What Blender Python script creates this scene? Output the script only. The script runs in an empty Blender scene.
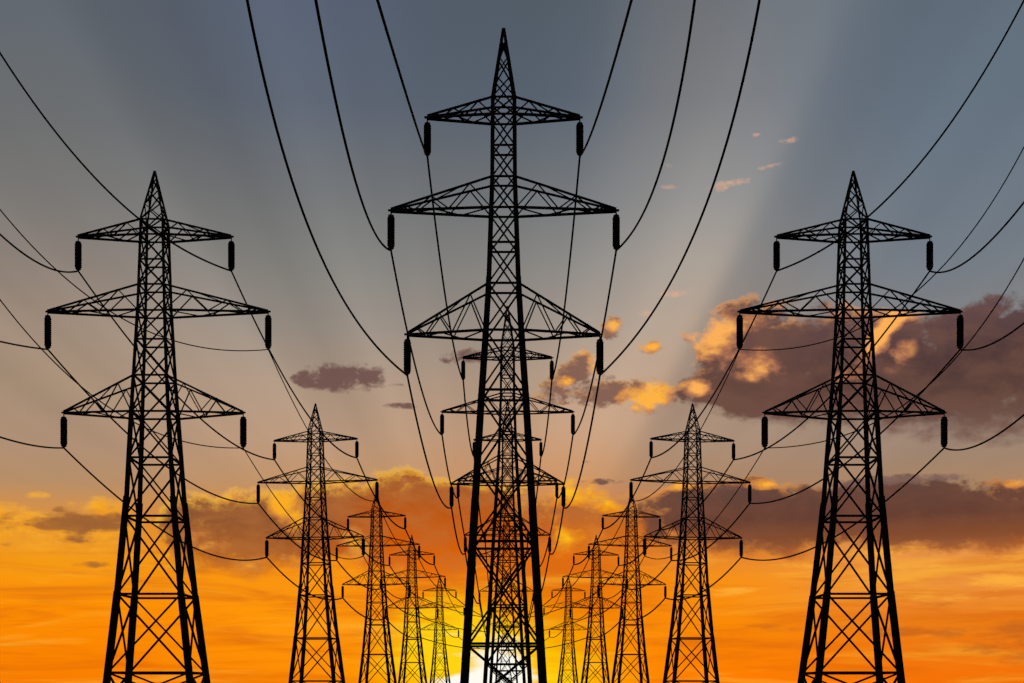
import bpy, bmesh, math, random
from mathutils import Vector, Matrix
random.seed(4)
R = math.radians
scene = bpy.context.scene
F, CX, HY, EYE = 1200.0, 504.0, 691.0, 1.7      # focal length in pixels, vanishing point, eye height

# ------------------------------------------------------------------ camera
cam = bpy.data.cameras.new('camera'); camo = bpy.data.objects.new('camera', cam)
scene.collection.objects.link(camo); scene.camera = camo
camo.location = (0, 0, EYE); camo.rotation_euler = (R(90), 0, 0)
cam.sensor_width = 36; cam.lens = F / 1024 * 36
cam.shift_x = (512 - CX) / 1024; cam.shift_y = (HY - 341.5) / 1024
cam.clip_start = 0.2; cam.clip_end = 60000

# ------------------------------------------------------------------ sky
def sun_dir(px=492, py=686):
    return math.atan2(px - CX, F), math.atan2(HY - py, math.hypot(px - CX, F))
SAZ, SEL = sun_dir()

def lin(c):
    c = c / 255.0
    return c / 12.92 if c <= 0.04045 else ((c + 0.055) / 1.055) ** 2.4
def col(r, g, b): return (lin(r), lin(g), lin(b), 1)

def ang(px, py):
    """azimuth and elevation of a sight line, in units of 1/1200 radian"""
    return (math.atan2(px - CX, F) * F, math.atan2(HY - py, math.hypot(px - CX, F)) * F)

class NT:
    def __init__(s, tree): s.t = tree; s.n = tree.nodes; s.l = tree.links
    def put(s, sock, v):
        if v is None: return
        if isinstance(v, bpy.types.NodeSocket): s.l.new(v, sock)
        else: sock.default_value = v
    def m(s, op, a, b=None, c=None, clamp=False):
        n = s.n.new('ShaderNodeMath'); n.operation = op; n.use_clamp = clamp
        for i, v in enumerate((a, b, c)): s.put(n.inputs[i], v) if v is not None else None
        return n.outputs[0]
    def vm(s, op, a, b=None, c=None):
        n = s.n.new('ShaderNodeVectorMath'); n.operation = op
        for i, v in enumerate((a, b, c)): s.put(n.inputs[i], v) if v is not None else None
        return n.outputs[0]
    def step(s, x, a, b, lo=0.0, hi=1.0):
        n = s.n.new('ShaderNodeMapRange'); n.interpolation_type = 'SMOOTHSTEP'
        for i, v in enumerate((x, a, b, lo, hi)): s.put(n.inputs[i], v)
        return n.outputs[0]
    def mix(s, f, a, b, mode='MIX'):
        n = s.n.new('ShaderNodeMix'); n.data_type = 'RGBA'; n.blend_type = mode; n.clamp_factor = True
        s.put(n.inputs[0], f); s.put(n.inputs[6], a); s.put(n.inputs[7], b)
        return n.outputs[2]
    def ramp(s, f, stops, interp='LINEAR'):
        n = s.n.new('ShaderNodeValToRGB'); r = n.color_ramp; r.interpolation = interp
        while len(r.elements) < len(stops): r.elements.new(0.5)
        for e, (p, c) in zip(r.elements, sorted(stops, key=lambda q: q[0])):
            e.position = p; e.color = c
        s.put(n.inputs[0], f); return n.outputs[0]
    def noise(s, v, scale, detail=6, rough=0.55, dist=0.0, lac=2.0):
        n = s.n.new('ShaderNodeTexNoise'); n.noise_dimensions = '3D'
        s.put(n.inputs['Vector'], v); n.inputs['Scale'].default_value = scale
        n.inputs['Detail'].default_value = detail; n.inputs['Roughness'].default_value = rough
        n.inputs['Lacunarity'].default_value = lac
        n.inputs['Distortion'].default_value = dist
        return n.outputs[0]
    def blob(s, v, px, py, rx, ry, rot=0.0):
        """soft elliptical bump of cloud mass: 1 in the middle, 0 at radius rx, ry"""
        a, e = ang(px, py); a1, _ = ang(px + 5, py); _, e1 = ang(px, py - 5)
        mp = s.n.new('ShaderNodeMapping'); mp.vector_type = 'TEXTURE'
        mp.inputs['Location'].default_value = (a, e, 0)
        mp.inputs['Rotation'].default_value = (0, 0, R(rot))
        mp.inputs['Scale'].default_value = (rx * (a1 - a) / 5, ry * (e1 - e) / 5, 1e6)
        s.put(mp.inputs['Vector'], v)
        g = s.n.new('ShaderNodeTexGradient'); g.gradient_type = 'SPHERICAL'
        s.put(g.inputs[0], mp.outputs[0]); return g.outputs['Fac'] if 'Fac' in g.outputs else g.outputs[1]
    def blobs(s, v, lst):
        acc = None
        for b in lst:
            px, py, rx, ry, w = b[:5]; rot = b[5] if len(b) > 5 else 0
            g = s.blob(v, px, py, rx, ry, rot)
            acc = s.m('MULTIPLY', g, w) if acc is None else s.m('MULTIPLY_ADD', g, w, acc)
        return acc

def build_world():
    w = bpy.data.worlds.new('World'); scene.world = w; w.use_nodes = True
    t = w.node_tree
    for n in list(t.nodes): t.nodes.remove(n)
    N = NT(t)
    out = t.nodes.new('ShaderNodeOutputWorld'); bg = t.nodes.new('ShaderNodeBackground')
    t.links.new(bg.outputs[0], out.inputs[0])
    tc = t.nodes.new('ShaderNodeTexCoord'); sep = t.nodes.new('ShaderNodeSeparateXYZ')
    t.links.new(tc.outputs['Generated'], sep.inputs[0])
    x, y, z = sep.outputs
    az = N.m('MULTIPLY', N.m('ARCTAN2', x, y), F)
    hyp = N.m('SQRT', N.m('ADD', N.m('MULTIPLY', x, x), N.m('MULTIPLY', y, y)))
    el = N.m('MULTIPLY', N.m('ARCTAN2', z, hyp), F)
    cmb = t.nodes.new('ShaderNodeCombineXYZ'); t.links.new(az, cmb.inputs[0]); t.links.new(el, cmb.inputs[1])
    P = cmb.outputs[0]
    # -- clear sky: elevation ramps for three bearings, blended by azimuth
    EMAX = 700.0
    ef = N.m('DIVIDE', N.m('ADD', el, 20), EMAX + 20, clamp=True)
    def rp(px, stops):
        return N.ramp(ef, [((ang(px, py)[1] + 20) / (EMAX + 20), col(*c)) for py, c in stops], 'LINEAR')
    left = rp(40, [(0, (92, 99, 107)), (120, (104, 106, 107)), (200, (119, 116, 113)), (260, (136, 125, 117)),
                   (320, (156, 137, 121)), (380, (166, 142, 119)), (440, (174, 143, 118)), (480, (182, 142, 104)),
                   (520, (222, 146, 56)), (560, (245, 155, 20)), (600, (254, 144, 2)), (683, (248, 124, 0))])
    left2 = rp(300, [(0, (88, 98, 116)), (100, (94, 102, 116)), (200, (116, 118, 119)), (260, (132, 131, 127)),
                   (320, (150, 141, 132)), (380, (171, 149, 130)), (440, (186, 152, 124)), (480, (194, 148, 106)),
                   (520, (215, 135, 40)), (560, (248, 148, 20)), (620, (255, 150, 8)), (683, (255, 142, 4))])
    mid = rp(560, [(0, (86, 97, 108)), (100, (92, 102, 115)), (200, (120, 123, 126)), (260, (140, 138, 135)),
                   (320, (160, 148, 138)), (380, (182, 156, 134)), (430, (196, 157, 126)), (480, (205, 148, 100)),
                   (520, (212, 122, 44)), (560, (224, 108, 12)), (610, (240, 126, 2)), (683, (255, 165, 0))])
    right = rp(700, [(0, (104, 107, 112)), (100, (115, 116, 119)), (200, (138, 136, 134)), (260, (156, 147, 138)),
                   (320, (168, 150, 134)), (380, (176, 148, 126)), (440, (176, 146, 122)), (480, (172, 134, 104)),
                   (540, (215, 130, 55)), (580, (248, 145, 18)), (630, (252, 138, 4)), (683, (255, 125, 0))])
    right2 = rp(940, [(0, (98, 110, 122)), (100, (104, 117, 131)), (200, (115, 125, 136)), (260, (122, 130, 138)),
                   (320, (135, 134, 135)), (400, (150, 134, 122)), (450, (160, 134, 114)), (500, (175, 132, 92)),
                   (545, (232, 150, 72)), (585, (238, 148, 58)), (620, (234, 124, 22)), (683, (246, 114, 6))])
    back = rp(940, [(0, (38, 44, 58)), (300, (44, 50, 64)), (500, (66, 62, 72)), (683, (70, 60, 66))])
    a0, a1, a2, a3, a4 = (ang(p, 500)[0] for p in (40, 300, 560, 700, 940))
    c = N.mix(N.step(az, a0, a1), left, left2)
    c = N.mix(N.step(az, a1, a2), c, mid)
    c = N.mix(N.step(az, a2, a3), c, right)
    c = N.mix(N.step(az, a3, a4), c, right2)
    c = N.mix(N.step(N.m('ABSOLUTE', az), 800, 2200), c, back)
    # -- faint streaks of thin high cloud low in the sky
    sv = N.vm('MULTIPLY', P, (1 / 150, 1 / 15, 0))
    st = N.noise(sv, 1.0, 5, 0.6, 0.6)
    stf = N.m('MULTIPLY', N.step(st, 0.42, 0.72), N.step(el, 190, 90))
    c = N.mix(N.m('MULTIPLY', stf, 0.7), c, N.ramp(N.m('DIVIDE', el, 200), [(0, col(226, 104, 4)), (0.6, col(212, 104, 22)), (1, col(190, 112, 70))]))
    st2 = N.noise(N.vm('MULTIPLY_ADD', P, (1 / 190, 1 / 20, 0), (7.3, 2.1, 4)), 1.0, 5, 0.6, 0.8)
    c = N.mix(N.m('MULTIPLY', N.m('MULTIPLY', N.step(st2, 0.5, 0.75), N.step(el, 170, 110)), 0.5), c, col(255, 184, 52))
    # -- crepuscular rays fanning out from the sun
    sa, se = SAZ * F, SEL * F
    rat = N.m('DIVIDE', N.m('SUBTRACT', az, sa), N.m('MAXIMUM', N.m('SUBTRACT', el, se), 20))
    rn = N.m('MULTIPLY_ADD', rat, 0.25, 0.5, clamp=True)
    def rs(r, v): return (0.5 + 0.25 * r, (v, v, v, 1))
    ray = N.ramp(rn, [rs(-1.6, .51), rs(-1.2, .51), rs(-.86, .54), rs(-.70, .50), rs(-.56, .47), rs(-.47, .49), rs(-.36, .52),
                      rs(-.25, .50), rs(-.12, .47), rs(0.02, .47), rs(.14, .50), rs(.28, .53), rs(.40, .54), rs(.50, .55),
                      rs(.575, .54), rs(.63, .475), rs(.74, .48), rs(.90, .495), rs(1.1, .47), rs(1.5, .50)], 'B_SPLINE')
    rsep = N.m('MULTIPLY', N.m('SUBTRACT', ray, 0.5), N.m('MULTIPLY', N.step(el, 160, 330), N.step(N.m('ABSOLUTE', az), 900, 560)))
    rnz = N.noise(N.vm('MULTIPLY', N_gray(N, rat), (3.3, 0, 0)), 1.0, 2, .5)
    fine = N.m('MULTIPLY', N.m('MULTIPLY', N.m('SUBTRACT', rnz, .5), N.step(el, 150, 300)), N.step(N.m('ABSOLUTE', az), 900, 560))
    gain = N.m('MULTIPLY_ADD', fine, 0.5, N.m('MULTIPLY_ADD', rsep, 3.6, 1.0))
    c = N.vm('SCALE', c, None) if False else N.mix(1.0, c, N_gray(N, gain), 'MULTIPLY')
    # cool the shadowed sector on the right
    cool = N.m('MULTIPLY', N.m('MULTIPLY', N.step(rat, .56, .63), N.step(rat, 1.6, .9)), N.m('MULTIPLY', N.step(el, 190, 420), .25))
    c = N.mix(cool, c, col(100, 114, 130))
    # -- sun glow low on the horizon
    glow = N.blobs(P, [(490, 695, 165, 125, 1.0)])
    c = N.mix(N.step(glow, 0.02, 0.75, 0, 0.9), c, col(255, 190, 0))
    st3 = N.noise(N.vm('MULTIPLY_ADD', P, (1 / 70, 1 / 10, 0), (3.3, 8.1, 1)), 1.0, 4, 0.55, 0.5)
    gl2 = N.m('ADD', N.blobs(P, [(440, 645, 80, 75, .8), (520, 690, 110, 90, .7), (490, 640, 60, 40, .3)]), N.m('MULTIPLY', N.m('SUBTRACT', st3, .5), .9))
    c = N.mix(N.m('MULTIPLY', N.step(gl2, 0.1, 0.75, 0, .85), N.step(glow, 0, .2)), c, col(255, 216, 20))
    gl3 = N.m('ADD', N.blobs(P, [(500, 704, 60, 94, 1.2), (452, 634, 34, 6, .42), (440, 655, 38, 5, .42), (448, 682, 60, 11, .6), (466, 588, 20, 6, .3)]), N.m('MULTIPLY', N.m('SUBTRACT', st3, .5), .5))
    c = N.mix(N.m('MULTIPLY', N.step(gl3, 0.28, 0.62), N.step(glow, 0, .2)), c, (1.0, 0.97, 0.86, 1))

    # -- cloud layers -------------------------------------------------------
    E1 = lambda py: ang(800, py)[1]
    def cloud(base, mass, scale, amp, soft, thr, dark, gold=None, goldc=col(252, 178, 66), midc=col(196, 122, 66), rimc=col(255, 196, 90),
              seed=0.0, rim=0.0, stretch=1.5, alpha=1.0, off=(-2.0, 5.0), texture=None, rough=0.56, rimmask=None, fade=None, gs=(26, 18)):
        def dens(v):
            nv = N.vm('MULTIPLY_ADD', v, (1 / (scale * stretch), 1 / scale, 0), (seed, seed * .7, seed * 1.3))
            n1 = N.noise(nv, 1.0, 5, rough, 0.25); n2 = N.noise(nv, 3.1, 4, 0.6, 0.0)
            ms = N.blobs(v, mass)
            nn = N.m('MULTIPLY_ADD', N.m('SUBTRACT', n2, 0.5), 0.45, N.m('SUBTRACT', n1, 0.5))
            ms1 = N.m('SUBTRACT', 1.0, N.m('POWER', 0.28, ms))          # thick middles level off
            return N.m('MULTIPLY_ADD', N.m('MULTIPLY', nn, N.step(ms, 0.0, 0.4)), amp * 3.2, ms1)
        d = dens(P)
        k = soft
        if fade:
            k = N.step(el, E1(fade[0]), E1(fade[1]), soft, soft * fade[2])
        a = N.step(d, thr, N.m('ADD', k, thr))
        body = dark
        if texture:
            tv = N.vm('MULTIPLY_ADD', P, (1 / 46, 1 / 26, 0), (seed + 4, 2, seed))
            tn = N.noise(tv, 1.0, 5, 0.6, 0.3)
            body = N.mix(N.step(tn, .36, .66, 0, texture[0]), body, texture[1])
        if gold:
            gv = N.vm('MULTIPLY_ADD', P, (1 / gs[0], 1 / gs[1], 0), (seed + 9, 5, seed))
            gn = N.noise(gv, 1.0, 5, 0.58, 0.2)
            g = N.m('ADD', N.blobs(P, gold), N.m('MULTIPLY', N.m('SUBTRACT', gn, .5), 2.6))
            gm = N.step(N.blobs(P, gold), 0.0, 0.25)
            body = N.mix(N.m('MULTIPLY', N.step(g, .0, .5, 0, .85), gm), body, midc)
            body = N.mix(N.m('MULTIPLY', N.step(g, .35, 1.1), gm), body, goldc)
        if rim:
            d2 = dens(N.vm('ADD', P, (off[0], off[1], 0)))
            rr = N.m('MULTIPLY', N.step(N.m('SUBTRACT', d, d2), 0.0, 0.13), N.step(d, thr + soft + .18, thr + .03))
            if rimmask: rr = N.m('MULTIPLY', rr, N.step(N.blobs(P, rimmask), 0.05, 0.4))
            body = N.mix(N.m('MULTIPLY', rr, rim), body, rimc)
        return N.mix(N.m('MULTIPLY', a, alpha), base, body)

    eln = lambda lo, hi: N.m('DIVIDE', N.m('SUBTRACT', el, E1(lo)), E1(hi) - E1(lo), clamp=True)
    # lower bank, left and centre
    darkL = N.ramp(eln(580, 480), [(0, col(222, 122, 22)), (.25, col(172, 92, 32)), (.6, col(138, 82, 46)), (1, col(150, 94, 58))])
    darkL = N.mix(N.step(az, ang(290, 500)[0], ang(400, 500)[0]), darkL,
                  N.ramp(eln(575, 480), [(0, col(232, 112, 4)), (.4, col(206, 92, 8)), (.75, col(186, 86, 20)), (1, col(164, 88, 40))]))
    c = cloud(c, [(225, 520, 70, 50, 1.5), (290, 522, 80, 55, 1.5), (345, 520, 80, 60, 1.7), (400, 524, 80, 72, 2.2), (455, 536, 80, 64, 2.0), (240, 558, 100, 34, 1.5), (420, 560, 70, 30, .8), (510, 525, 80, 54, 1.4), (175, 520, 44, 30, .9)],
              38, .38, .28, .43, darkL, gold=[(240, 494, 70, 12, .7), (285, 505, 22, 36, 1.0), (300, 520, 12, 34, .5), (340, 486, 30, 8, .3), (205, 540, 40, 20, .35), (250, 566, 26, 12, .5), (355, 545, 20, 24, .7), (290, 560, 14, 16, .5)],
              goldc=col(250, 172, 36), midc=col(206, 128, 58), rimc=col(255, 194, 62), rim=1.0, seed=3.1, texture=(.5, col(186, 114, 58)), fade=(535, 580, 2.0))
    # lower bank, centre right
    c = cloud(c, [(600, 525, 90, 50, 1.3), (650, 532, 80, 46, 1.2), (560, 510, 60, 40, 1.0), (570, 480, 40, 16, .4)],
              34, .6, .6, .30, N.ramp(eln(570, 478), [(0, col(230, 120, 14)), (.4, col(206, 106, 24)), (.75, col(180, 104, 52)), (1, col(206, 138, 86))]),
              gold=[(575, 490, 50, 22, 1.1), (562, 540, 30, 18, 1.1), (530, 478, 34, 16, .9), (610, 505, 30, 12, .5)], goldc=col(255, 190, 24), midc=col(236, 140, 24),
              rimc=col(255, 190, 70), rim=.4, seed=8.4, fade=(510, 560, 1.6), gs=(34, 22))
    # lower bank, right
    darkR = N.ramp(eln(560, 478), [(0, col(196, 106, 40)), (.22, col(138, 78, 44)), (.5, col(104, 64, 50)), (1, col(98, 70, 62))])
    c = cloud(c, [(705, 519, 85, 54, 2.2), (770, 520, 85, 54, 2.3), (835, 520, 85, 54, 2.3), (900, 520, 85, 54, 2.3), (960, 518, 85, 56, 2.3), (1040, 516, 90, 58, 2.4), (660, 508, 50, 30, 1.0)],
              28, .38, .26, .52, darkR, gold=[(672, 488, 44, 8, 1.0, 8), (768, 484, 30, 7, 1.0), (1018, 482, 18, 8, 1.0), (820, 488, 20, 6, .3)], goldc=col(252, 176, 52),
              rimc=col(246, 160, 70), rim=.6, seed=5.7, texture=(.35, col(132, 84, 62)), fade=(526, 556, 2.2),
              rimmask=[(680, 485, 70, 30, 1), (765, 480, 50, 30, 1), (1015, 480, 40, 30, 1)])
    c = cloud(c, [(900, 480, 70, 8, .9), (960, 476, 50, 6, .6), (850, 484, 40, 6, .6)], 16, .5, .5, .3, col(128, 98, 90), seed=2.9, alpha=.8)
    # the big mauve cloud on the right
    darkB = N.ramp(eln(440, 305), [(0, col(118, 88, 78)), (.25, col(90, 64, 57)), (.55, col(79, 57, 56)), (1, col(98, 76, 78))])
    darkB = N.mix(N.step(az, ang(870, 400)[0], ang(760, 400)[0], 0, .6), darkB, col(110, 77, 66))
    c = cloud(c, [(718, 338, 56, 40, 1.5), (770, 335, 70, 56, 1.8), (740, 390, 80, 44, 1.3), (800, 360, 80, 70, 1.7), (850, 345, 70, 62, 1.6), (850, 400, 90, 50, 1.4), (930, 365, 90, 80, 2.4), (1000, 365, 100, 84, 2.6), (940, 395, 120, 56, 1.8), (1000, 410, 120, 50, 1.5), (1080, 370, 100, 90, 2.4), (905, 345, 40, 40, .8), (780, 400, 100, 44, 1.0), (1160, 360, 120, 70, 1.5), (700, 388, 34, 14, .8)],
              34, .46, .30, .48, darkB, gold=[(708, 334, 44, 34, 1.2), (745, 322, 30, 18, .5), (882, 334, 15, 48, 1.7, -38), (908, 314, 34, 9, 1.2), (696, 388, 24, 11, 1.2), (766, 372, 24, 14, .5), (850, 308, 50, 12, .5), (848, 378, 22, 12, .6), (745, 360, 40, 26, .45), (900, 350, 20, 30, .5, -36)],
              goldc=col(252, 176, 88), midc=col(172, 112, 82), rimc=col(244, 168, 100), rim=.85, seed=1.9, texture=(.5, col(120, 84, 70)), fade=(395, 440, 2.2),
              rimmask=[(730, 330, 90, 60, 1), (870, 320, 60, 50, 1)])
    # small clouds around the middle
    c = cloud(c, [(645, 396, 46, 24, 1.3), (612, 390, 40, 14, .9), (582, 364, 30, 24, 1.2), (612, 328, 16, 18, 1.1), (652, 347, 20, 10, 1.0), (560, 392, 46, 18, 1.0), (600, 402, 30, 12, .8), (565, 374, 20, 14, .9), (672, 388, 18, 8, .6)],
              17, .55, .42, .30, col(134, 98, 84), gold=[(645, 400, 36, 18, 1.4), (578, 352, 14, 7, 1.0), (600, 364, 16, 16, 1.3), (614, 326, 11, 9, 1.2), (652, 347, 18, 9, 1.3), (566, 382, 12, 8, .9), (672, 386, 12, 8, 1.0), (655, 384, 18, 8, .8)],
              goldc=col(254, 178, 66), midc=col(206, 136, 82), rim=.5, rimc=col(252, 184, 90), seed=6.6, gs=(20, 14))
    c = cloud(c, [(345, 377, 58, 20, 2.0), (316, 381, 34, 12, 1.1), (402, 406, 26, 5, 1.0), (462, 358, 30, 10, 1.2), (475, 352, 16, 9, .8), (600, 482, 34, 5, .9), (588, 462, 12, 4, .7), (586, 380, 60, 22, .5), (400, 385, 14, 3, .6)],
              14, .55, .55, .28, col(108, 76, 72), seed=2.2, alpha=.9)
    c = cloud(c, [(732, 183, 36, 6, 1.1, 4), (787, 141, 20, 5, 1.3, 4), (714, 190, 24, 5, .7), (772, 166, 26, 4, .8, 4), (675, 294, 22, 6, 1.2), (755, 135, 10, 4, .6), (672, 186, 18, 5, .7), (645, 313, 16, 6, .7), (665, 165, 60, 16, .3)],
              10, .5, .8, .28, col(228, 174, 138), seed=9.2, alpha=.75)
    # small clouds at the left edge
    c = cloud(c, [(20, 528, 70, 30, 1.5), (95, 508, 50, 18, 1.1), (40, 496, 22, 7, 1.0), (70, 545, 80, 26, 1.0), (110, 572, 50, 10, .5), (-30, 525, 80, 34, 1.4), (125, 491, 16, 5, .8), (120, 520, 40, 20, .9)],
              22, .55, .55, .34, col(250, 170, 36), seed=4.4, stretch=2.2, rim=.4, rimc=col(255, 200, 70), texture=(.6, col(222, 136, 40)), fade=(530, 565, 2))
    c = cloud(c, [(82, 522, 64, 13, 2.0), (60, 526, 40, 9, .8), (78, 540, 40, 9, 1.3), (0, 522, 30, 16, 1.2), (66, 509, 22, 5, .7), (100, 565, 46, 6, .7), (120, 515, 22, 8, .8), (10, 545, 22, 6, .6)],
              17, .5, .55, .32, col(146, 90, 52), seed=7.7, stretch=2.2, alpha=.9, texture=(.6, col(178, 110, 50)))
    # thin bands low on the right
    c = cloud(c, [(930, 566, 50, 9, .9), (1000, 580, 60, 13, 1.0), (960, 598, 80, 9, .8), (790, 566, 50, 7, .6), (870, 554, 70, 10, 1.0), (920, 548, 60, 7, .8), (700, 560, 50, 10, .6), (720, 590, 70, 12, .7), (1010, 556, 70, 8, .7)],
              13, .6, .7, .30, col(255, 180, 60), seed=11.4, stretch=4, alpha=.75)
    c = cloud(c, [(1010, 630, 90, 20, 1.2, 8), (905, 630, 80, 10, 1.0), (780, 628, 60, 8, .9), (950, 603, 60, 6, .9), (1040, 655, 120, 20, .8), (870, 596, 40, 5, .7), (250, 578, 60, 5, .5)],
              15, .6, .6, .30, col(190, 96, 30), seed=13.1, stretch=4, alpha=.7)
    t.links.new(c, bg.inputs['Color']); bg.inputs['Strength'].default_value = 1.0

def N_gray(N, v):
    n = N.n.new('ShaderNodeCombineColor')
    for i in range(3): N.l.new(v, n.inputs[i])
    return n.outputs[0]
build_world()

# ------------------------------------------------------------------ sun
sl = bpy.data.lights.new('sun', 'SUN'); so = bpy.data.objects.new('sun', sl); scene.collection.objects.link(so)
sl.energy = 2.0; sl.angle = R(0.5); sl.color = (1.0, 0.62, 0.28)
e_, a_ = R(1.2), SAZ
sd = Vector((math.sin(a_) * math.cos(e_), math.cos(a_) * math.cos(e_), math.sin(e_)))   # towards the sun
so.rotation_euler = sd.to_track_quat('Z', 'Y').to_euler()
so.location = (0, 0, 80)
scene.view_settings.view_transform = 'Standard'; scene.view_settings.look = 'None'
scene.cycles.use_adaptive_sampling = True; scene.cycles.adaptive_threshold = 0.03; scene.cycles.adaptive_min_samples = 12
scene.cycles.max_bounces = 2; scene.world.cycles.sampling_method = 'MANUAL'; scene.world.cycles.sample_map_resolution = 256
scene.view_settings.exposure = 0; scene.view_settings.gamma = 1

# ------------------------------------------------------------------ materials
def material(name, color, rough=0.7, metal=0.0, var=0.35, scale=3.0, bump=0.0):
    m = bpy.data.materials.new(name); m.use_nodes = True
    N = NT(m.node_tree); b = m.node_tree.nodes['Principled BSDF']
    tc = m.node_tree.nodes.new('ShaderNodeTexCoord')
    n = N.noise(tc.outputs['Object'], scale, 6, 0.6)
    lo = tuple(v * (1 - var) for v in color[:3]) + (1,); hi = tuple(min(1, v * (1 + var)) for v in color[:3]) + (1,)
    N.put(b.inputs['Base Color'], N.ramp(n, [(.3, lo), (.7, hi)]))
    b.inputs['Roughness'].default_value = rough; b.inputs['Metallic'].default_value = metal
    b.inputs['Specular IOR Level'].default_value = 0.0
    if bump:
        bp = m.node_tree.nodes.new('ShaderNodeBump'); bp.inputs['Strength'].default_value = bump
        m.node_tree.links.new(n, bp.inputs['Height']); m.node_tree.links.new(bp.outputs[0], b.inputs['Normal'])
    return m
STEEL = material('weathered_dark_steel', (.035, .035, .037), .75)
GLASSY = material('dark_glazed_porcelain', (.03, .022, .02), .5)
CABLE = material('dark_aluminium_cable', (.02, .02, .022), .9)
CONC = material('concrete', (.28, .27, .25), .9)
EARTH = material('dry_field_soil', (.07, .055, .035), .95, var=.5, scale=.15, bump=.4)

# ------------------------------------------------------------------ mesh helpers
def beam(bm, a, b, w, h=None):
    a, b = Vector(a), Vector(b); d = b - a
    if d.length < 1e-5: return
    h = h or w
    z = d.normalized(); up = Vector((0, 0, 1)) if abs(z.z) < .95 else Vector((0, 1, 0))
    x = z.cross(up).normalized(); y = x.cross(z)
    vs = []
    for p in (a, b):
        for sx, sy in ((-1, -1), (1, -1), (1, 1), (-1, 1)):
            vs.append(bm.verts.new(p + x * (sx * w / 2) + y * (sy * h / 2)))
    for i in range(4):
        j = (i + 1) % 4; bm.faces.new((vs[i], vs[j], vs[4 + j], vs[4 + i]))
    bm.faces.new(vs[3::-1]); bm.faces.new(vs[4:])

def lathe(bm, prof, cx=0, cy=0, seg=14):
    rings = []
    for r, z in prof:
        rings.append([bm.verts.new((cx + r * math.cos(2 * math.pi * k / seg), cy + r * math.sin(2 * math.pi * k / seg), z)) for k in range(seg)])
    for r0, r1 in zip(rings, rings[1:]):
        for k in range(seg):
            bm.faces.new((r0[k], r0[(k + 1) % seg], r1[(k + 1) % seg], r1[k]))
    bm.faces.new(rings[0][::-1]); bm.faces.new(rings[-1])

def mesh(name, bm, mat):
    bmesh.ops.recalc_face_normals(bm, faces=bm.faces)
    me = bpy.data.meshes.new(name); bm.to_mesh(me); bm.free(); me.materials.append(mat); return me

def link(name, data, parent=None):
    o = bpy.data.objects.new(name, data); scene.collection.objects.link(o)
    if parent: o.parent = parent
    return o

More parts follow.
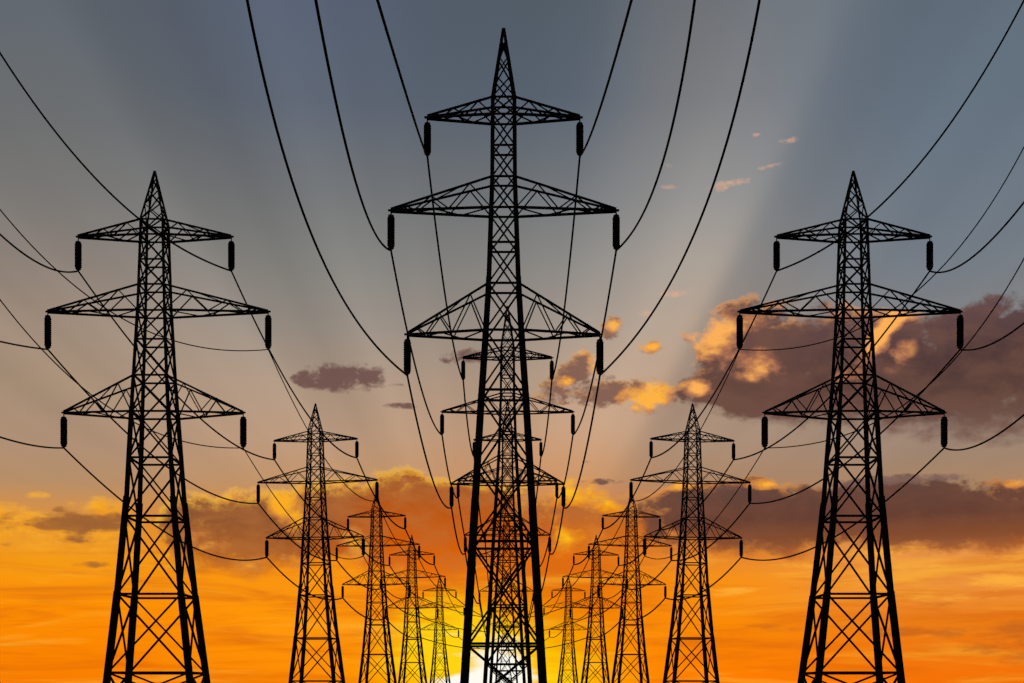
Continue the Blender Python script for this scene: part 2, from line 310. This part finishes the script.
# ------------------------------------------------------------------ pylon
class Pylon:
    """Lattice suspension pylon in local metres; k = metres per pixel of its drawing, heights above eye level."""
    def __init__(s, k, prof, levels, horiz, arms, leg_t, br_t, tip, ins_r, spread=0.0):
        s.spread = spread                                 # how much farther the inner legs are set out at the foot
        s.k, s.prof, s.levels, s.horiz, s.arms, s.leg_t, s.br_t, s.tip, s.ins_r = k, prof, levels, horiz, arms, leg_t, br_t, tip, ins_r
    def z(s, h): return s.k * h + EYE
    def hw(s, h):
        p = s.prof
        if h <= p[0][0]: return p[0][1] * s.k
        for (h0, w0), (h1, w1) in zip(p, p[1:]):
            if h <= h1: return (w0 + (w1 - w0) * (h - h0) / (h1 - h0)) * s.k
        return p[-1][1] * s.k
    def interp(s, tab, h):
        if h <= tab[0][0]: return tab[0][1]
        for (h0, w0), (h1, w1) in zip(tab, tab[1:]):
            if h <= h1: return w0 + (w1 - w0) * (h - h0) / (h1 - h0)
        return tab[-1][1]
    def c(s, h, sx, sy):
        w = s.hw(h); return Vector((sx * w + s.spread * s.k * max(0, 1 - h / 300), sy * w * min(1, .82 + .18 * max(h, 0) / 300) if s.k > .09 else sy * w, s.z(h)))
    def parts(s):
        """list of (name, mesh, children) with children the same"""
        out = []
        g = -EYE / s.k                                    # ground in drawing heights
        knees = [g + .25 / s.k] + [h for h, _ in s.prof if h > g + 2]
        body_top = s.levels[-1]
        knees = [h for h in knees if h <= body_top]
        for sx in (-1, 1):
            for sy in (-1, 1):
                bm = bmesh.new()
                for h0, h1 in zip(knees, knees[1:]):
                    beam(bm, s.c(h0, sx, sy), s.c(h1, sx, sy) + Vector((0, 0, .02)), s.interp(s.leg_t, (h0 + h1) / 2))
                ft = bmesh.new(); p = s.c(g, sx, sy)
                lathe(ft, [(.62, -.1), (.62, .18), (.5, .3), (.42, .32)], p.x, p.y, 16)
                out.append(('leg', mesh('leg', bm, STEEL), [('footing', mesh('footing', ft, CONC), [])]))
        # X bracing on the four faces, with horizontals at the panel points
        bm = bmesh.new()
        faces = [((-1, -1), (1, -1)), ((1, -1), (1, 1)), ((1, 1), (-1, 1)), ((-1, 1), (-1, -1))]
        for i, (h0, h1) in enumerate(zip(s.levels, s.levels[1:])):
            t = s.interp(s.br_t, (h0 + h1) / 2)
            for (a, b) in faces:
                beam(bm, s.c(h0, *a), s.c(h1, *b), t, t * .9); beam(bm, s.c(h0, *b), s.c(h1, *a), t * .93, t)
        for h in s.horiz:
            t = s.interp(s.br_t, h) * 1.15
            for (a, b) in faces: beam(bm, s.c(h, *a), s.c(h, *b), t, t * 1.05)
        out.append(('bracing', mesh('bracing', bm, STEEL), []))
        # pointed peak
        bm = bmesh.new(); h0 = body_top; n = 4
        hs = [h0 + (s.tip - h0) * (1 - (1 - i / n) ** 1.3) for i in range(n + 1)]
        def pk(h, sx, sy):
            f = 1 - (h - h0) / (s.tip - h0); w = s.hw(h0) * f + .03; return Vector((sx * w, sy * w, s.z(h)))
        for sx in (-1, 1):
            for sy in (-1, 1): beam(bm, pk(h0, sx, sy), pk(s.tip, sx, sy), s.leg_t[-1][1] * .72)
        for h_a, h_b in zip(hs[:-1], hs[1:]):
            for (a, b) in faces:
                if h_b < s.tip: beam(bm, pk(h_a, *a), pk(h_b, *b), s.br_t[-1][1] * .9); beam(bm, pk(h_a, *b), pk(h_b, *a), s.br_t[-1][1] * .85)
        beam(bm, (0, 0, s.z(s.tip) - .35), (0, 0, s.z(s.tip) + .02), .12)
        out.append(('peak', mesh('peak', bm, STEEL), []))
        # cross-arms with their insulator strings
        s.attach = []
        for (ht, hb, htip, Ll, Lr, hi0, hi1) in s.arms:
            for sx, L in ((-1, Ll), (1, Lr)):
                bm = bmesh.new(); tz = s.z(htip); t = s.br_t[-1][1]
                def pt(f, top, sy):
                    h = ht if top else hb
                    r = Vector((sx * s.hw(h), sy * s.hw(h), s.z(h))); e = Vector((sx * L * s.k, sy * .12, tz + (.12 if top else 0)))
                    return r.lerp(e, f)
                for sy in (-1, 1):
                    beam(bm, pt(0, 1, sy), pt(1, 1, sy), t * 1.35); beam(bm, pt(0, 0, sy), pt(1, 0, sy), t * 1.6)
                    fs = [0, .22, .42, .60, .76, .88]
                    for i, (f0, f1) in enumerate(zip(fs, fs[1:])):
                        beam(bm, pt(f0, i % 2, sy), pt(f1, (i + 1) % 2, sy), t * .85)
                fs = [0, .3, .56, .78]
                for i, (f0, f1) in enumerate(zip(fs, fs[1:])):
                    sy = 1 if i % 2 else -1
                    beam(bm, pt(f0, 0, sy), pt(f1, 0, -sy), t * .8)
                    if i == 1: beam(bm, pt(f0, 1, -sy), pt(f1, 1, sy), t * .7)
                xt = sx * L * s.k
                beam(bm, (xt - sx * .5, 0, tz + .05), (xt + sx * .22, 0, tz + .05), t * 1.3, t * 1.3)
                am = mesh('cross_arm', bm, STEEL)
                # insulator: a hanger, a stack of sheds and the clamp
                bi = bmesh.new(); z1, z0 = s.z(hi0), s.z(hi1); r = s.ins_r
                prof = [(.05, tz - .02), (.05, z1 + .02), (.11, z1)]
                ns = 15; z1 -= .04; st = (z1 - z0 - .1) / ns
                prof.append((r * .55, z1))
                for i in range(ns):
                    zz = z1 - i * st; rr = r * (.8 if i in (0, ns - 1) else 1)
                    prof += [(rr * .9, zz - st * .1), (rr, zz - st * .5), (rr, zz - st * .72), (rr * .9, zz - st * .9)]
                prof += [(r * .5, z0 + .06), (.09, z0 + .03), (.09, z0 - .08)]
                lathe(bi, [(a, b) for a, b in prof], xt, 0)
                out.append(('cross_arm', am, [('insulator', mesh('insulator', bi, GLASSY), [])]))
                s.attach.append(Vector((xt, 0, z0 - .03)))
        s.made = out
        return out

def place(py, loc, label, group, turn=0.0):
    root = bpy.data.objects.new('lattice_pylon', None); scene.collection.objects.link(root)
    root.empty_display_size = 2; root.location = loc; root.rotation_euler.z = R(turn)
    root['label'] = label; root['category'] = 'pylon'; root['group'] = group
    for name, me, ch in py.made:
        o = link(name, me, root)
        for n2, m2, _ in ch: link(n2, m2, o)
    return [Vector(loc) + Matrix.Rotation(R(turn), 3, 'Z') @ a for a in py.attach]

def W(px, d): return (px - CX) / F * d

centre = Pylon(.075, [(-22.7, 41), (8, 39), (187, 28.5), (291, 22.3), (354, 18), (409, 14.8), (474, 12.6), (508, 11.4), (589, 10.8)],
    [-20, 46, 146, 225, 296, 356, 403, 444, 479, 510, 541, 572, 589],
    [46, 146, 296, 356, 403, 444, 479, 510, 541, 572, 589],
    [(589, 572, 573, 76.2, 76.2, 568.5, 535), (510, 479, 480, 112.6, 112.6, 476.5, 441), (403, 356, 356, 96.3, 96.3, 352, 316)],
    [(0, .48), (190, .42), (356, .38), (420, .32), (510, .29), (600, .27)], [(0, .155), (200, .15), (400, .12), (600, .1)], 662, .285)
KS = .0958
prof_s = [(-17.7, 43), (8, 40.6), (97, 31), (191, 22.8), (280, 18), (307, 16.6), (379, 13.2), (454, 11.1), (468, 10.9)]
lev_s = [-15, 18, 95, 172, 230, 276, 312, 348, 377, 403, 428, 453, 468]
hor_s = [18, 95, 172, 230, 276, 312, 348, 377, 403, 428, 453, 468]
leg_s = [(0, .6), (97, .54), (191, .44), (280, .3), (380, .22), (470, .19)]; br_s = [(0, .18), (200, .16), (300, .135), (480, .11)]
def side(flip):
    L = [(468, 453, 454, 76.6, 76.6, 450, 420.5), (403, 377.5, 379, 107, 113.5, 376, 342), (312, 276, 278, 91, 88.5, 274.5, 243.5)]
    if flip: L = [(a, b, c, r, l, h, i) for a, b, c, l, r, h, i in L]
    return Pylon(KS, prof_s, lev_s, hor_s, L, leg_s, br_s, 520, .33, -3.5 if flip else 3.5)
left_p, right_p, far_p = side(False), side(True), side(False)
for p in (centre, left_p, right_p): p.parts()
far_p = left_p

GC, GL, GR = 'pylons of the central row', 'pylons of the left row', 'pylons of the right row'
att = {}
att['C'] = [place(centre, (W(px, d), d, 0), lab, GC) for px, d, lab in [
    (503.6, 90, 'tallest and nearest lattice steel pylon, black against the sky in the middle'),
    (507.5, 154.9, 'second pylon of the central row, seen through the tallest pylon'),
    (507.5, 205.5, 'third pylon of the central row, hidden behind two nearer ones'),
    (506.5, 321, 'small fourth pylon of the central row, low behind the others near the glow')]]
side_rows = [(154.8, 115), (315.5, 208), (376.5, 299), (411.8, 383), (439.5, 520)]
words = ['nearest and largest pylon of the {s} row, standing clear near the {s} edge',
         'second pylon of the {s} row, about half as tall as the nearest',
         'third pylon of the {s} row, between the second and fourth',
         'fourth pylon of the {s} row, overlapping the third and the smallest',
         'smallest and farthest pylon of the {s} row, beside the yellow glow']
att['L'] = [place(left_p, (W(px, d), d, 0), w.format(s='left'), GL, -tn) for (px, d), w, tn in zip(side_rows, words, (0, 7, 9, 10, 11))]
att['R'] = [place(right_p, (-W(px, d), d, 0), w.format(s='right'), GR, tn) for (px, d), w, tn in zip(side_rows, words, (0, 7, 9, 10, 11))]
endp = place(far_p, (W(505, 660), 660, 0), 'tiny farthest pylon deep inside the central row where the outer lines meet', GC)

# ------------------------------------------------------------------ conductors
def tube(name, pts, rad, mat):
    """tapering round cable along a list of points, radius by distance along the line of sight"""
    bm = bmesh.new(); seg = 6; prev = None
    for i, p in enumerate(pts):
        d = (pts[min(i + 1, len(pts) - 1)] - pts[max(i - 1, 0)]).normalized()
        x = d.cross(Vector((0, 0, 1))).normalized(); y = x.cross(d); r = rad[i]
        ring = [bm.verts.new(p + x * (r * math.cos(2 * math.pi * k / seg)) + y * (r * math.sin(2 * math.pi * k / seg))) for k in range(seg)]
        if prev:
            for k in range(seg): bm.faces.new((prev[k], prev[(k + 1) % seg], ring[(k + 1) % seg], ring[k]))
        else: bm.faces.new(ring[::-1])
        prev = ring
    bm.faces.new(prev)
    for f in bm.faces: f.smooth = True
    return link(name, mesh(name, bm, mat))

def span(a, b, sag, swing=0.0, n=40):
    o = []
    for i in range(n + 1):
        t = i / n; u = 4 * t * (1 - t); p = a.lerp(b, t); o.append(Vector((p.x + swing * u, p.y, p.z - sag * u)))
    return o
near = {'C': [(-11.04, -74.9, 26.2, 13.77, 3.46), (8.18, -58.1, 38.6, 14.1, -1.56), (-1.03, -25.6, 36.9, 10.59, -1.14),
              (-4.6, -19.6, 41.0, 8.49, 4.41), (1.19, -7.31, 38.3, 5.14, -6.04), (-5.36, -8.0, 45.3, 4.57, 8.6)],
        'L': [(-30.7, -8.1, 67.9, 18.67, 2.91), (-12.7, -7.3, 56.6, 10.64, -7.79), (-38.7, -44.1, 42.5, 12.0, .35),
              (-9.96, -6.1, 47.3, 13.1, -9.6), (-35.8, -8.1, 36.6, 9.37, 2.42), (-9.8, -6.4, 46.55, 11.9, -8.4)],
        'R': [(8.77, -7.1, 57.3, 10.55, 8.87), (20.8, -26.5, 64.65, 19.7, -3.12), (2.3, -3.9, 57.5, 15.26, 13.39),
              (33.5, -8.0, 67.1, 17.95, -3.77), (2.2, -5.5, 33.9, 8.33, 9.96), (22.3, -10.85, 43.7, 12.6, -2.52)]}
def conductor(row, i, label, group):
    A = [p[i] for p in att[row]]
    # order of attachments: top left, top right, middle left, middle right, low left, low right
    x, y, z, s, sw = near[row][i]
    pts = span(Vector((x, y, z)), A[0], s, sw, 90)
    sags = {'C': [2.9, 2.2, 3.0], 'L': [4.0, 2.9, 2.4, 2.2], 'R': [4.0, 2.9, 2.4, 2.2]}[row]
    for k in range(len(A) - 1): pts += span(A[k], A[k + 1], sags[k], 0, 30)[1:]
    lvl = i // 2
    e = endp[2 * lvl + (i % 2 if row == 'C' else (0 if row == 'L' else 1))]
    pts += span(A[-1], e + Vector((0, 0, -.4 if (row != 'C' and i % 2) else 0)), 1.6, 0, 24)[1:]
    rad = []
    for p in pts:
        d = max(p.y, 1.0)
        rad.append(.042 if d < 28 else min(.038 + (d - 28) * .00052, .20) if row != 'C' else min(.05 + (d - 28) * .0004, .17))
    if (row, i) in (('L', 3), ('L', 5), ('R', 2), ('R', 4)): rad = [r * .62 for r in rad]      # the lighter inner cables
    o = tube('power_line', pts, rad, CABLE)
    o['label'] = label; o['category'] = 'power line'; o['group'] = group
lv = ['top', 'middle', 'lowest']
for row, nm in (('C', 'central'), ('L', 'left'), ('R', 'right')):
    for i in range(6):
        sd_ = 'left' if i % 2 == 0 else 'right'
        conductor(row, i, f'dark sagging cable strung along the {lv[i // 2]} {sd_} arms of the {nm} row', f'power lines of the {nm} row')

# ------------------------------------------------------------------ ground
bm = bmesh.new(); n = 60; S = 24000
grid = {}
def warp(u): return math.copysign(abs(u) ** 3, u) * S
for i in range(n + 1):
    for j in range(n + 1):
        grid[i, j] = bm.verts.new((warp(i / n * 2 - 1), warp(j / n * 2 - 1), 0))
for i in range(n):
    for j in range(n): bm.faces.new((grid[i, j], grid[i + 1, j], grid[i + 1, j + 1], grid[i, j + 1]))
g = link('ground', mesh('ground', bm, EARTH)); g['kind'] = 'structure'
